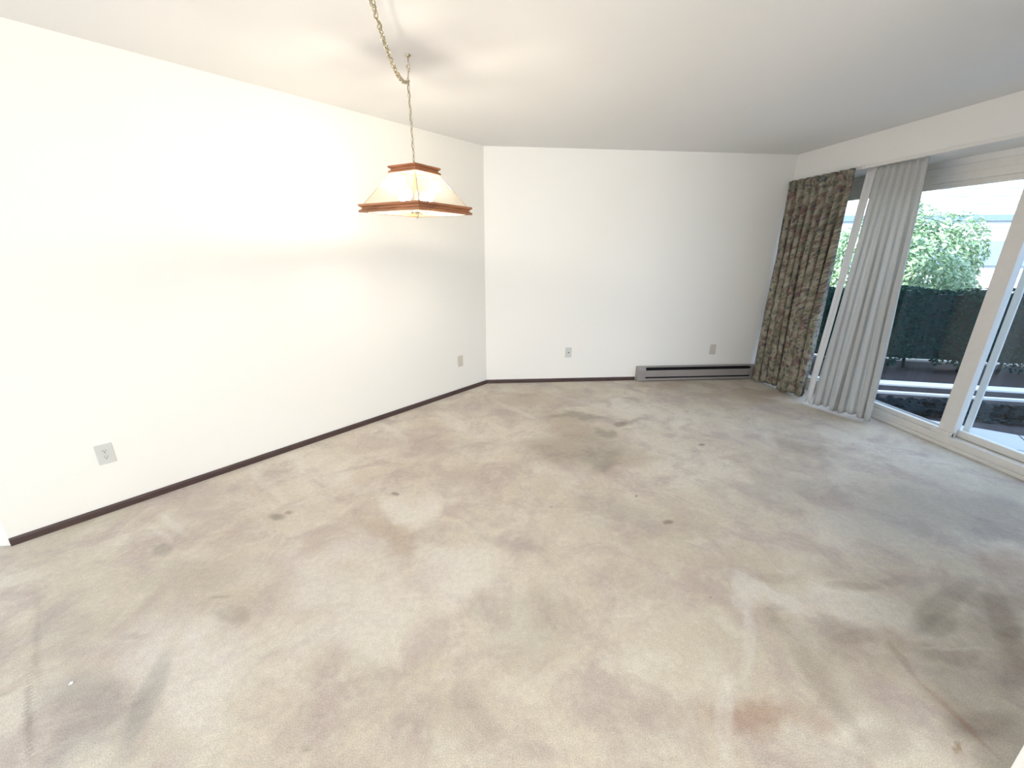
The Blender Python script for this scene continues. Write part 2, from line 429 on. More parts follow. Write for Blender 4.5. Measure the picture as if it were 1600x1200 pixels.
door = empty('door_1', (WD+0.05, 2.72, 0)); door['kind'] = 'structure'
fx0, fx1 = WD-0.004, WD+0.19
fr_mb = MB().box(fx0, fx1, DL0, DL1, -0.02, 0.085).box(fx0, fx1, DL0, DL1, 2.005, DH).box(fx0, fx1, DL0, DL0+0.05, 0.085, 2.005).box(fx0, fx1, DL1-0.05, DL1, 0.085, 2.005)
fr_mb.box(fx0-0.02, fx0, DL0, DL1, 0.0, 0.03)
fr_mb.box(fx0-0.008, fx0, DL0, DL1, 2.06, DH+0.02)
fr_mb.build('door_frame', M_vinyl, door, bevel=0.003)
MB().box(WD+0.10, WD+0.108, DL0+0.05, DL1-0.05, 0.085, 0.10).box(WD+0.165, WD+0.173, DL0+0.05, DL1-0.05, 0.085, 0.10).build('floor_track', M_track, door)
def sash(name, x0, x1, y0, y1, z0, z1, st, rail, label=None):
    mb = MB().box(x0, x1, y0, y0+st, z0, z1).box(x0, x1, y1-st, y1, z0, z1)
    mb.box(x0, x1, y0+st, y1-st, z0, z0+rail).box(x0, x1, y0+st, y1-st, z1-rail, z1)
    s_ = mb.build(name, M_vinyl, door, bevel=0.003)
    if label: s_['label'] = label
    xm = (x0+x1)/2
    MB().box(xm-0.003, xm+0.003, y0+st, y1-st, z0+rail, z1-rail).build('pane', M_glass, s_)
    return s_
sash('fixed_sash', WD+0.012, WD+0.052, 2.665, DL1-0.05, 0.085, 2.005, 0.108, 0.04)
s2 = sash('sliding_sash', WD+0.066, WD+0.098, DL0+0.05, 2.745, 0.088, 2.0, 0.062, 0.055)
s3 = sash('screen_sash', WD+0.19, WD+0.205, DL0+0.05, 2.735, 0.06, 2.0, 0.045, 0.05)
# small notch block where fixed sash meets the sill
MB().box(fx0-0.001, WD+0.03, 2.665, 2.81, 0.085, 0.118).build('sill_block', M_vinyl, door, bevel=0.003)
MB().box(WD+0.045, WD+0.067, 2.668, 2.69, 0.95, 1.10).build('latch', M_vinyl, door, bevel=0.004)

# ------------------------------------------------------------------ curtains
def cloth_mesh(name, m, parent, top, bot, zt, zb, folds, at, ab, seed, nu=260, nv=44, pleat=False, thick=0.0016, hem=None):
    """top/bot: list of (y,x) polyline followed by the cloth from left (far) to right (near)"""
    rnd = random.Random(seed)
    ph = [rnd.uniform(-0.5, 0.5) for _ in range(folds+3)]; am = [rnd.uniform(0.55, 1.25) for _ in range(folds+3)]
    fwb = [rnd.uniform(0.7, 1.35) for _ in range(folds)]
    cum = [0]
    for w_ in fwb: cum.append(cum[-1]+w_)
    def lerp_poly(poly, t):
        k = t*(len(poly)-1); i = min(int(k), len(poly)-2); f = k-i
        return Vector(poly[i]).lerp(Vector(poly[i+1]), f)
    vs = []; uv = []
    for j in range(nv+1):
        v = j/nv
        z = zt+(zb-zt)*v
        arc = 0; prev = None
        for i in range(nu+1):
            s = i/nu
            p = lerp_poly(top, s).lerp(lerp_poly(bot, s), v)
            # fold phase: even at the heading, uneven further down
            se = s*cum[-1]; k = 0
            while k < folds-1 and se > cum[k+1]: k += 1
            fb = k+(se-cum[k])/(cum[k+1]-cum[k])
            q = min(1, v*2.2); q = q*q*(3-2*q)
            phi = (s*folds)*(1-q)+fb*q
            kk = int(phi); f_ = phi-kk
            amp = (at+(ab-at)*min(1, v*1.6))*((am[kk]*(1-f_)+am[kk+1]*f_)*q+(1-q))
            a = 2*PI*phi+0.35*math.sin(v*5+ph[kk]*6)*q
            wx = math.sin(a); wx = math.copysign(abs(wx)**0.75, wx)
            x = p.y+amp*wx+0.006*math.sin(v*7+s*11+seed)*v
            y = p.x+amp*0.45*math.sin(2*a+ph[kk])*q
            if pleat:
                x += 0.006*math.sin(2*PI*s*folds*3)*(1-min(1, v*9))
            zz = z+(0.01*math.sin(s*13+seed)+0.004*wx)*v**6
            pt = Vector((x, y, zz))
            if prev is not None: arc += (pt-prev).length
            prev = pt
            vs.append(pt); uv.append((arc, z))
    fs = [(j*(nu+1)+i, j*(nu+1)+i+1, (j+1)*(nu+1)+i+1, (j+1)*(nu+1)+i) for j in range(nv) for i in range(nu)]
    mb = MB(); mb.add(vs, fs)
    o = mb.build(name, m, parent, smooth=True)
    ul = o.data.uv_layers.new(name='UVMap')
    for lp in o.data.loops: ul.data[lp.index].uv = uv[lp.vertex_index]
    sd = o.modifiers.new('thickness', 'SOLIDIFY'); sd.thickness = thick
    return o
def floral_material():
    m, nt, out = mat('floral_curtain_print'); L = nt.links
    uv = N(nt, 'ShaderNodeUVMap'); co = uv.outputs[0]
    wn = N(nt, 'ShaderNodeTexNoise', i_Scale=14, i_Detail=4); L.new(co, wn.inputs['Vector'])
    sb = N(nt, 'ShaderNodeVectorMath', operation='SUBTRACT'); L.new(wn.outputs['Color'], sb.inputs[0]); sb.inputs[1].default_value = (.5,.5,.5)
    sc = N(nt, 'ShaderNodeVectorMath', operation='SCALE'); L.new(sb.outputs[0], sc.inputs[0]); sc.inputs['Scale'].default_value = 0.09
    ad = N(nt, 'ShaderNodeVectorMath', operation='ADD'); L.new(co, ad.inputs[0]); L.new(sc.outputs[0], ad.inputs[1]); co2 = ad.outputs[0]
    col = None
    base = ramp(nt, [(0.3, (0.25, 0.215, 0.155)), (0.7, (0.46, 0.42, 0.32))])
    nb = N(nt, 'ShaderNodeTexNoise', i_Scale=5, i_Detail=3); L.new(co, nb.inputs['Vector']); L.new(nb.outputs[0], base.inputs[0])
    col = base.outputs[0]
    def layer(scale, off, thr, soft, colr, col, strength=1.0):
        mp = N(nt, 'ShaderNodeMapping'); mp.inputs['Location'].default_value = off; L.new(co2, mp.inputs[0])
        vo = N(nt, 'ShaderNodeTexVoronoi', i_Scale=scale); L.new(mp.outputs[0], vo.inputs['Vector'])
        mr = N(nt, 'ShaderNodeMapRange'); mr.inputs['From Min'].default_value = thr; mr.inputs['From Max'].default_value = thr+soft
        mr.inputs['To Min'].default_value = strength; mr.inputs['To Max'].default_value = 0
        L.new(vo.outputs['Distance'], mr.inputs['Value'])
        x = N(nt, 'ShaderNodeMix', data_type='RGBA'); L.new(mr.outputs[0], x.inputs[0]); L.new(col, x.inputs[6]); x.inputs[7].default_value = (*colr, 1)
        return x.outputs[2]
    col = layer(15, (3.1, 1.7, 0), 0.33, 0.16, (0.15, 0.16, 0.11), col, 0.7)      # leaves
    col = layer(11, (0, 0.6, 0), 0.28, 0.16, (0.22, 0.125, 0.115), col, 0.8)        # mauve roses
    col = layer(24, (0.4, 0.2, 0), 0.26, 0.08, (0.42, 0.33, 0.26), col, 0.8)     # pink petals
    col = layer(18, (7.4, 4.2, 0), 0.20, 0.14, (0.10, 0.10, 0.13), col, 0.85)     # dark centres
    col = layer(34, (2.4, 9.2, 0), 0.22, 0.14, (0.10, 0.15, 0.08), col, 0.7)
    b = N(nt, 'ShaderNodeBsdfPrincipled'); b.inputs['Roughness'].default_value = 0.85; b.inputs['Specular IOR Level'].default_value = 0.2
    L.new(col, b.inputs['Base Color'])
    tr = N(nt, 'ShaderNodeBsdfTranslucent'); L.new(col, tr.inputs[0])
    ms = N(nt, 'ShaderNodeMixShader', i_Fac=0.22); L.new(b.outputs[0], ms.inputs[1]); L.new(tr.outputs[0], ms.inputs[2]); L.new(ms.outputs[0], out.inputs[0])
    wv = N(nt, 'ShaderNodeTexNoise', i_Scale=500); L.new(co, wv.inputs['Vector'])
    bp = N(nt, 'ShaderNodeBump', i_Strength=0.2, i_Distance=0.001); L.new(wv.outputs[0], bp.inputs['Height']); L.new(bp.outputs[0], b.inputs['Normal'])
    return m
def sheer_material(name, col, transp, transl):
    m, nt, out = mat(name); L = nt.links
    uv = N(nt, 'ShaderNodeUVMap')
    mp = N(nt, 'ShaderNodeMapping'); mp.inputs['Scale'].default_value = (260, 60, 1); L.new(uv.outputs[0], mp.inputs[0])
    wn = N(nt, 'ShaderNodeTexNoise', i_Scale=1.0, i_Detail=3); L.new(mp.outputs[0], wn.inputs['Vector'])
    r = ramp(nt, [(0.3, tuple(c*0.86 for c in col)), (0.7, col)]); L.new(wn.outputs[0], r.inputs[0])
    d = N(nt, 'ShaderNodeBsdfDiffuse'); L.new(r.outputs[0], d.inputs[0])
    t = N(nt, 'ShaderNodeBsdfTranslucent'); L.new(r.outputs[0], t.inputs[0])
    p = N(nt, 'ShaderNodeBsdfTransparent')
    m1 = N(nt, 'ShaderNodeMixShader', i_Fac=transl); L.new(d.outputs[0], m1.inputs[1]); L.new(t.outputs[0], m1.inputs[2])
    m2 = N(nt, 'ShaderNodeMixShader', i_Fac=transp); L.new(m1.outputs[0], m2.inputs[1]); L.new(p.outputs[0], m2.inputs[2]); L.new(m2.outputs[0], out.inputs[0])
    return m
M_floral = floral_material()
M_sheer = sheer_material('sheer_cream_cloth', (0.80, 0.78, 0.73), 0.05, 0.45)
M_hem = sheer_material('white_hem_cloth', (0.90, 0.88, 0.84), 0.0, 0.35)

fc = empty('floral_curtain', (3.41, 4.1, 0.03))
tag(fc, 'heavy pleated floral print curtain in brown, green and cream beside the back wall', 'curtain')
cloth_mesh('drape', M_floral, fc, [(4.565, 3.378), (3.765, 3.378)], [(4.50, 3.36), (4.1, 3.385), (3.79, 3.41)], 2.178, 0.035, 8, 0.020, 0.060, 3, pleat=True)
ft = cloth_mesh('heading', M_floral, fc, [(4.565, 3.374), (3.765, 3.374)], [(4.565, 3.374), (3.765, 3.374)], 2.182, 2.09, 8, 0.021, 0.021, 3, nv=4, pleat=True)
sc_ = empty('sheer_curtain', (3.47, 3.4, 0.03))
tag(sc_, 'sheer off-white curtain gathered beside the glass sliding door', 'curtain')
cloth_mesh('panel', M_sheer, sc_, [(3.62, 3.445), (3.195, 3.445)], [(3.60, 3.37), (3.38, 3.45), (3.155, 3.56)], 2.168, 0.03, 7, 0.012, 0.024, 11, thick=0.0008)
hm = cloth_mesh('side_hem', M_hem, sc_, [(3.715, 3.445), (3.62, 3.442)], [(3.685, 3.36), (3.61, 3.355)], 2.168, 0.025, 1, 0.003, 0.006, 5, nu=24, thick=0.0012)
hm['label'] = 'brighter flat turned edge of the sheer curtain'
# traverse rod
rod = empty('curtain_rod', (3.40, 2.6, ZS)); tag(rod, 'white metal traverse curtain rod along the lower edge of the wall over the door', 'curtain rod')
MB().box(3.408, 3.4195, 0.9, 4.57, ZS+0.002, ZS+0.024).build('rail', simple('rod_enamel', (0.80, 0.77, 0.70), 0.4), rod, bevel=0.002)
for yy in (1.4, 2.6, 3.72): MB().box(3.398, 3.408, yy-0.012, yy+0.012, ZS-0.004, ZS+0.03).build('bracket', M_vinyl, rod, bevel=0.002)

# ------------------------------------------------------------------ electric baseboard heater
M_heat = simple('heater_enamel', (0.32, 0.29, 0.265), 0.4, 0.1, noise=0.06, nscale=6)
M_dark = simple('heater_fins_dark', (0.03, 0.03, 0.035), 0.6)
ht = empty('baseboard_heater', (2.65, YD-0.04, 0)); tag(ht, 'long low grey electric baseboard heater at the foot of the back wall', 'heater')
hx0, hx1, hd, hh = 1.90, 3.41, 0.072, 0.172
yb = YD-0.001
def prof_x(mb, x0, x1, prof):   # prof: (depth, z) ccw
    k = len(prof); vs = [(x0, yb-a, b) for a, b in prof]+[(x1, yb-a, b) for a, b in prof]
    mb.add(vs, [tuple(range(k)), tuple(range(2*k-1, k-1, -1))]+[(i,i+k,(i+1)%k+k,(i+1)%k) for i in range(k)])
    return mb
prof_x(MB(), hx0+0.012, hx1-0.012, [(0.0, 0.012), (0.012, 0.012), (0.012, hh), (0.0, hh)]).build('back_plate', M_heat, ht)
front = prof_x(MB(), hx0+0.10, hx1-0.10, [(hd-0.006, 0.060), (hd, 0.056), (hd, 0.125), (hd-0.008, 0.134), (hd-0.012, 0.128), (hd-0.006, 0.12)])
front.build('front_panel', M_heat, ht)
prof_x(MB(), hx0+0.10, hx1-0.10, [(0.0, hh), (0.0, hh-0.006), (hd-0.018, hh-0.006), (hd-0.010, hh-0.002), (hd-0.014, hh)]).build('top_panel', M_heat, ht)
prof_x(MB(), hx0+0.10, hx1-0.10, [(0.012, 0.012), (hd-0.002, 0.012), (hd-0.002, 0.034), (hd-0.006, 0.038), (0.012, 0.02)]).build('bottom_panel', M_heat, ht)
for (a, b_) in ((hx0, hx0+0.10), (hx1-0.10, hx1)):
    prof_x(MB(), a, b_, [(0, 0.006), (hd+0.002, 0.006), (hd+0.002, 0.135), (hd-0.012, hh+0.002), (0, hh+0.002)]).build('end_cap', M_heat, ht, bevel=0.003)
fins = MB()
x = hx0+0.105
while x < hx1-0.105:
    fins.box(x, x+0.0012, yb-hd+0.014, yb-0.014, 0.035, 0.15); x += 0.009
fins.build('heating_fins', M_dark, ht)
prof_x(MB(), hx0+0.10, hx1-0.10, [(0.012, 0.02), (0.016, 0.02), (0.016, hh-0.008), (0.012, hh-0.008)]).build('inner_liner', M_dark, ht)

# ------------------------------------------------------------------ wall plates
M_plate = simple('outlet_plastic', (0.62, 0.62, 0.58), 0.4)
M_paintplate = simple('painted_plate', (0.62, 0.58, 0.48), 0.55)
M_slot = simple('slot_black', (0.03, 0.03, 0.03), 0.6)
def plate(name, c, ax, nrm, w, h, m, kind, label, cat):
    c = Vector(c); ax = Vector(ax).normalized(); nrm = Vector(nrm).normalized(); up = Vector((0,0,1))
    e = empty(name, c); tag(e, label, cat)
    MB().obb(c+nrm*0.003, ax, nrm, up, w/2, 0.003, h/2).build('cover_plate', m, e, bevel=0.002)
    if kind == 'duplex':
        for s in (1, -1):
            q = c+up*0.0195*s+nrm*0.0065
            mb = MB(); pts = []
            for k in range(20):
                a = 2*PI*k/20; pts.append((0.0165*math.cos(a), max(-0.0125, min(0.0125, 0.0165*math.sin(a)))))
            n = len(pts)
            mb.add([q+ax*a+up*b+nrm*0.0 for a, b in pts]+[q+ax*a+up*b+nrm*0.002 for a, b in pts],
                   [tuple(range(n-1,-1,-1)), tuple(range(n, 2*n))]+[(i,(i+1)%n,(i+1)%n+n,i+n) for i in range(n)])
            so = mb.build('socket', m, e)
            t = nrm*0.0023
            sl = MB().obb(q+t-ax*0.006+up*0.003, ax, nrm, up, 0.0011, 0.0006, 0.0042).obb(q+t+ax*0.006+up*0.003, ax, nrm, up, 0.0011, 0.0006, 0.0034)
            sl.obb(q+t-up*0.007, ax, nrm, up, 0.0024, 0.0006, 0.0024)
            sl.build('slots', M_slot, so)
        MB().obb(c+nrm*0.007, ax, nrm, up, 0.0025, 0.0008, 0.0025).build('screw', M_track, e)
    elif kind == 'jack':
        k = MB(); k.tube([c+nrm*0.005, c+nrm*0.014], 0.0075, 12); k.build('cable_socket', simple('jack_metal', (0.12, 0.11, 0.10), 0.4, 0.5), e)
        MB().obb(c+nrm*0.0065+up*0.042, ax, nrm, up, 0.0025, 0.0008, 0.0025).build('screw', M_track, e)
        MB().obb(c+nrm*0.0065-up*0.042, ax, nrm, up, 0.0025, 0.0008, 0.0025).build('screw', M_track, e)
    else:
        for s in (1, -1):
            MB().obb(c+nrm*0.007+up*0.0195*s, ax, nrm, up, 0.014, 0.001, 0.0125).build('socket', m, e, bevel=0.001)
    return e
cL = lambda t, z: A0+dL*t+Vector((0,0,z))
plate('power_outlet', cL(3.18, 0.358), dL, nL, 0.074, 0.118, M_plate, 'duplex', 'pale grey two-socket outlet on the left wall near the camera', 'outlet')
plate('power_outlet', cL(0.402, 0.347), dL, nL, 0.072, 0.118, M_paintplate, 'painted', 'beige painted outlet on the left wall close to the corner', 'outlet')
plate('wall_jack', (1.077, YD, 0.352), (1,0,0), (0,-1,0), 0.074, 0.118, M_plate, 'jack', 'beige cable jack plate with a dark centre on the back wall', 'wall jack')
plate('power_outlet', (2.822, YD, 0.362), (1,0,0), (0,-1,0), 0.074, 0.118, M_paintplate, 'painted', 'beige outlet on the back wall above the heater', 'outlet')

# ------------------------------------------------------------------ pendant lamp
HK = Vector((-0.312, 2.61, CH))
lamp = empty('pendant_lamp', (HK.x, HK.y, CH))
tag(lamp, 'lit square pendant lamp with wood frames and glass panes hanging from a ceiling hook', 'lamp')
M_wood = simple('oak_moulding', (0.36, 0.15, 0.065), 0.4, noise=0.35, nscale=9, bump=0.1, bscale=40, stretch=(1, 1, 9))
M_brass = simple('polished_brass', (0.58, 0.50, 0.34), 0.3, 1.0)
ROT = 0.15
def sq(half, z, cx=HK.x, cy=HK.y):
    return [Vector((cx+half*math.sqrt(2)*math.cos(ROT+i*PI/2), cy+half*math.sqrt(2)*math.sin(ROT+i*PI/2), z)) for i in range(4)]
def moulding(s, z0, h, depth, name):
    prof = [(-depth, 0), (0, 0), (0, h*0.24), (-h*0.30, h*0.42), (-h*0.30, h*0.58), (0, h*0.76), (0, h), (-depth, h)]
    k = len(prof); mb = MB(); vs = []
    rings = [sq(s/2+a, z0+b) for a, b in prof]
    for i in range(4):
        for j in range(k): vs.append(rings[j][i])
    fs = []
    for i in range(4):
        i2 = (i+1) % 4
        for j in range(k):
            j2 = (j+1) % k; fs.append((i*k+j, i2*k+j, i2*k+j2, i*k+j2))
    mb.add(vs, fs); return mb.build(name, M_wood, lamp)
ZB, HB, SB = 1.677, 0.042, 0.452
ZT, HT, ST = 1.882, 0.036, 0.205
moulding(SB, ZB, HB, 0.026, 'lower_frame')
moulding(ST, ZT, HT, 0.024, 'upper_frame')
lid = sq(ST/2-0.02, ZT+0.012); lid2 = sq(ST/2-0.02, ZT+0.020)
MB().add(lid+lid2, [(3,2,1,0),(4,5,6,7)]+[(i,(i+1)%4,(i+1)%4+4,i+4) for i in range(4)]).build('lid', M_wood, lamp)
# panes: faintly frosted clear acrylic
M_pane, nt, out = mat('frosted_lamp_glass')
a_ = N(nt, 'ShaderNodeBsdfTransparent'); a_.inputs[0].default_value = (0.97, 0.95, 0.92, 1)
b_ = N(nt, 'ShaderNodeBsdfTranslucent'); b_.inputs[0].default_value = (0.95, 0.9, 0.82, 1)
c_ = N(nt, 'ShaderNodeBsdfDiffuse'); c_.inputs[0].default_value = (0.85, 0.83, 0.76, 1)
d_ = N(nt, 'ShaderNodeBsdfGlossy', i_Roughness=0.12)
tcn = N(nt, 'ShaderNodeTexCoord'); nn = N(nt, 'ShaderNodeTexNoise', i_Scale=60); nt.links.new(tcn.outputs['Object'], nn.inputs['Vector'])
mr = N(nt, 'ShaderNodeMapRange'); mr.inputs['To Min'].default_value = 0.006; mr.inputs['To Max'].default_value = 0.016; nt.links.new(nn.outputs[0], mr.inputs['Value'])
x1 = N(nt, 'ShaderNodeMixShader', i_Fac=0.45); nt.links.new(b_.outputs[0], x1.inputs[1]); nt.links.new(c_.outputs[0], x1.inputs[2])
x2 = N(nt, 'ShaderNodeMixShader'); nt.links.new(mr.outputs[0], x2.inputs[0]); nt.links.new(a_.outputs[0], x2.inputs[1]); nt.links.new(x1.outputs[0], x2.inputs[2])
x3 = N(nt, 'ShaderNodeMixShader', i_Fac=0.025); nt.links.new(x2.outputs[0], x3.inputs[1]); nt.links.new(d_.outputs[0], x3.inputs[2]); nt.links.new(x3.outputs[0], out.inputs[0])
lo = sq(SB/2-0.018, ZB+HB-0.004); hi = sq(ST/2-0.014, ZT+0.004)
for i in range(4):
    j = (i+1) % 4
    a, b, c, d = lo[i], lo[j], hi[j], hi[i]
    e = (b-a).normalized()*0.004
    n = (b-a).cross(d-a).normalized()*0.0015
    a, b, c, d = a+e, b-e, c-e, d+e
    MB().add([a-n, b-n, c-n, d-n, a+n, b+n, c+n, d+n], [(3,2,1,0),(4,5,6,7),(0,1,5,4),(1,2,6,5),(2,3,7,6),(3,0,4,7)]).build('glass_pane', M_pane, lamp)
for i in range(4):
    MB().tube([lo[i], hi[i]], 0.0022, 6).build('corner_strip', M_brass, lamp)
# light cluster
cx, cy = HK.x, HK.y
MB().lathe([(0.004, 0.24), (0.006, 0.20), (0.006, 0.03), (0.018, 0.026), (0.022, 0.012), (0.016, 0.0), (0.006, -0.008), (0.009, -0.016), (0.005, -0.024), (0.002, -0.034)], (cx, cy, 1.685)).build('center_stem', M_brass, lamp, smooth=True)
M_bulb, nt, out = mat('bulb_glow')
em = N(nt, 'ShaderNodeEmission'); em.inputs[0].default_value = (1.0, 0.92, 0.81, 1); em.inputs[1].default_value = BULB if 'BULB' in globals() else 350
nt.links.new(em.outputs[0], out.inputs[0])
M_sleeve = simple('candle_sleeve', (0.9, 0.88, 0.8), 0.4)
for i in range(4):
    a = ROT+PI/4+i*PI/2+0.25
    ux, uy = math.cos(a), math.sin(a)
    R_ = 0.088
    pts = []
    for k in range(9):
        t = k/8; pts.append((cx+ux*(0.015+t*(R_-0.015)), cy+uy*(0.015+t*(R_-0.015)), 1.697-0.022*math.sin(t*PI)+0.012*t*t))
    arm = MB().tube(pts, 0.0035, 8).build('arm', M_brass, lamp, smooth=True)
    bx, by = cx+ux*R_, cy+uy*R_
    MB().lathe([(0.012, 0), (0.017, 0.004), (0.012, 0.008), (0.011, 0.012), (0.011, 0.035), (0.009, 0.037)], (bx, by, 1.703), 16).build('socket', M_sleeve, arm, smooth=True)
    MB().lathe([(0.007, 0), (0.010, 0.006), (0.021, 0.02), (0.023, 0.03), (0.018, 0.045), (0.008, 0.058), (0.001, 0.066)], (bx, by, 1.740), 16).build('bulb', M_bulb, lamp, smooth=True)
MB().tube([(cx+0.05*math.cos(2*PI*k/28), cy+0.05*math.sin(2*PI*k/28), 1.686) for k in range(28)], 0.003, 6, closed=True).build('glass_ring', M_sleeve, lamp, smooth=True)
# hook on the ceiling
hook = []
for k in range(15):
    a = -PI*0.15+k/14*PI*1.25
    hook.append((HK.x+0.010*math.cos(a+PI/2), HK.y, CH-0.052-0.010*math.sin(a+PI/2)*-1))
MB().tube([(HK.x, HK.y, CH-0.002), (HK.x, HK.y, CH-0.035)]+hook, 0.0028, 8).build('ceiling_hook', M_brass, lamp, smooth=True)
MB().lathe([(0.001, -0.010), (0.012, -0.008), (0.014, -0.003), (0.014, -0.0005)], (HK.x, HK.y, CH), 16).build('hook_rose', M_brass, lamp, smooth=True)
def link(mb, c, t, side, length, width, wire):
    t = t.normalized(); side = (side-t*side.dot(t)).normalized(); pts = []
    for k in range(14):
        a = 2*PI*k/14
        pts.append(c+t*(math.cos(a)*length/2)+side*(math.sin(a)*width/2))
    mb.tube(pts, wire, 5, closed=True)
def chain(name, path, pitch, length, width, wire, m):
    mb = MB(); path = [Vector(p) for p in path]; acc = 0; nxt = 0; i = 0
    for p, q in zip(path, path[1:]):
        L_ = (q-p).length
        while nxt <= acc+L_:
            t = (q-p).normalized(); c = p+t*(nxt-acc)
            s1 = t.orthogonal().normalized(); s2 = t.cross(s1)
            tw = i*PI/2+0.3*math.sin(i*1.7)
            link(mb, c, t, s1*math.cos(tw)+s2*math.sin(tw), length, width, wire)
            nxt += pitch; i += 1
        acc += L_
    return mb.build(name, m, lamp, smooth=True)
top_ = HK+Vector((0, 0, -0.058)); jn = HK+Vector((-0.006, 0, -0.115)); bot_ = Vector((HK.x, HK.y, ZT+0.038))
chain('drop_chain', [top_, jn, bot_], 0.030, 0.036, 0.014, 0.0016, M_brass)
H2 = Vector((-0.325, 1.45, CH-0.02)); sag = 0.15
sw = []
for k in range(25):
    t = k/24; p = jn.lerp(H2, t); p.z -= sag*4*t*(1-t)*(1-0.25*t); sw.append(p)
chain('swag_chain', sw, 0.026, 0.033, 0.019, 0.0019, M_brass)
M_cord = simple('pale_gold_cord', (0.40, 0.35, 0.24), 0.5)
cord = []
def wind(path, n, amp, turns):
    res = []
    for k in range(n+1):
        t = k/n; f = t*(len(path)-1); i = min(int(f), len(path)-2)
        p = path[i].lerp(path[i+1], f-i); a = turns*2*PI*t
        res.append(p+Vector((amp*math.cos(a), amp*math.sin(a)*0.7, amp*0.5*math.sin(a*1.3))))
    return res
MB().tube(wind([bot_, jn], 90, 0.004, 6)+wind(sw, 160, 0.007, 16), 0.0028, 6).build('cord', M_cord, lamp, smooth=True)
MB().tube([(H2.x, H2.y, CH-0.002), (H2.x, H2.y, CH-0.03)], 0.0028, 8).build('ceiling_hook', M_brass, lamp)

# ------------------------------------------------------------------ litter on the carpet
M_fleck = simple('white_fluff', (0.95, 0.95, 0.95), 0.8)
mb = MB(); bmv = []
fl = MB()
pts = [(0.010,0.0),(0.004,0.004),(0.003,0.012),(-0.003,0.005),(-0.011,0.004),(-0.005,-0.003),(-0.006,-0.011),(0.001,-0.006),(0.008,-0.009),(0.005,-0.003)]
fl.prism([(-1.465+a*0.6, 1.212+b*0.6) for a, b in pts], 0.001, 0.005)
tag(fl.build('paper_scrap', M_fleck, None), 'tiny white scrap lying on the carpet near the left edge', 'scrap')

# ------------------------------------------------------------------ outside
U = Vector((0.957, -0.29, 0)); NN = Vector((0.29, 0.957, 0))
def un(u, n, z=0): return U*u+NN*n+Vector((0, 0, z))
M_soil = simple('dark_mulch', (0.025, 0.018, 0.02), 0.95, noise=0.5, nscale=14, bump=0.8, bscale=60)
M_conc = simple('pale_concrete', (0.46, 0.44, 0.42), 0.85, noise=0.08, nscale=5, bump=0.2)
M_sunstrip = simple('pale_sunlit_ground', (0.86, 0.83, 0.76), 0.8, noise=0.06, nscale=4)  # pale tone puts sunlight into the colour of the ground strips
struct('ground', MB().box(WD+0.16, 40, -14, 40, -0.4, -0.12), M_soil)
# patio of slabs, its far edge runs slanting
pm, nt, out = mat('patio_slabs'); L = nt.links
b = N(nt, 'ShaderNodeBsdfPrincipled'); b.inputs['Roughness'].default_value = 0.85
tc = N(nt, 'ShaderNodeTexCoord'); mp = N(nt, 'ShaderNodeMapping'); mp.inputs['Rotation'].default_value = (0, 0, 0.7)
L.new(tc.outputs['Object'], mp.inputs[0])
br = N(nt, 'ShaderNodeTexBrick', i_Scale=1.0); br.inputs['Color1'].default_value = (0.60,0.57,0.58,1); br.inputs['Color2'].default_value = (0.54,0.52,0.53,1)
br.inputs['Mortar'].default_value = (0.12,0.11,0.10,1); br.inputs['Mortar Size'].default_value = 0.008; br.inputs['Brick Width'].default_value = 0.6; br.inputs['Row Height'].default_value = 0.45
L.new(mp.outputs[0], br.inputs['Vector']); L.new(br.outputs[0], b.inputs['Base Color']); L.new(b.outputs[0], out.inputs[0])
struct('patio', MB().prism([(WD+0.16, -3), (8.5, -3), (5.6, 2.3), (4.78, 3.02), (4.3, 3.44), (WD+0.16, 3.85)], -0.12, -0.075), pm)
def slab(name, u0, u1, n0, n1, z0, z1, m, label, cat, grp=None):
    mb = MB(); p = [un(u0, n0), un(u1, n0), un(u1, n1), un(u0, n1)]
    mb.prism([(q.x, q.y) for q in p], z0, z1)
    return tag(mb.build(name, m, None, origin=un((u0+u1)/2, (n0+n1)/2, z0)), label, cat, grp)
slab('painted_sunstrip', 2.6, 9.5, 5.43, 5.485, -0.12, -0.095, M_sunstrip, 'narrow pale painted curb crossing the dark bed nearer the patio', 'sunstrip')  # pale strips stand in for sunlight lying on the ground
slab('painted_sunstrip', 2.6, 9.5, 5.80, 5.98, -0.12, -0.10, M_sunstrip, 'wider pale painted curb just in front of the hedge', 'sunstrip')
slab('painted_sunlit_ground', 0.5, 14, 7.25, 8.0, -0.12, -0.09, M_sunstrip, 'pale painted sunlight on the ground glimpsed under the hedge', 'path')  # added pale surface imitating broken sunlight seen below the hedge

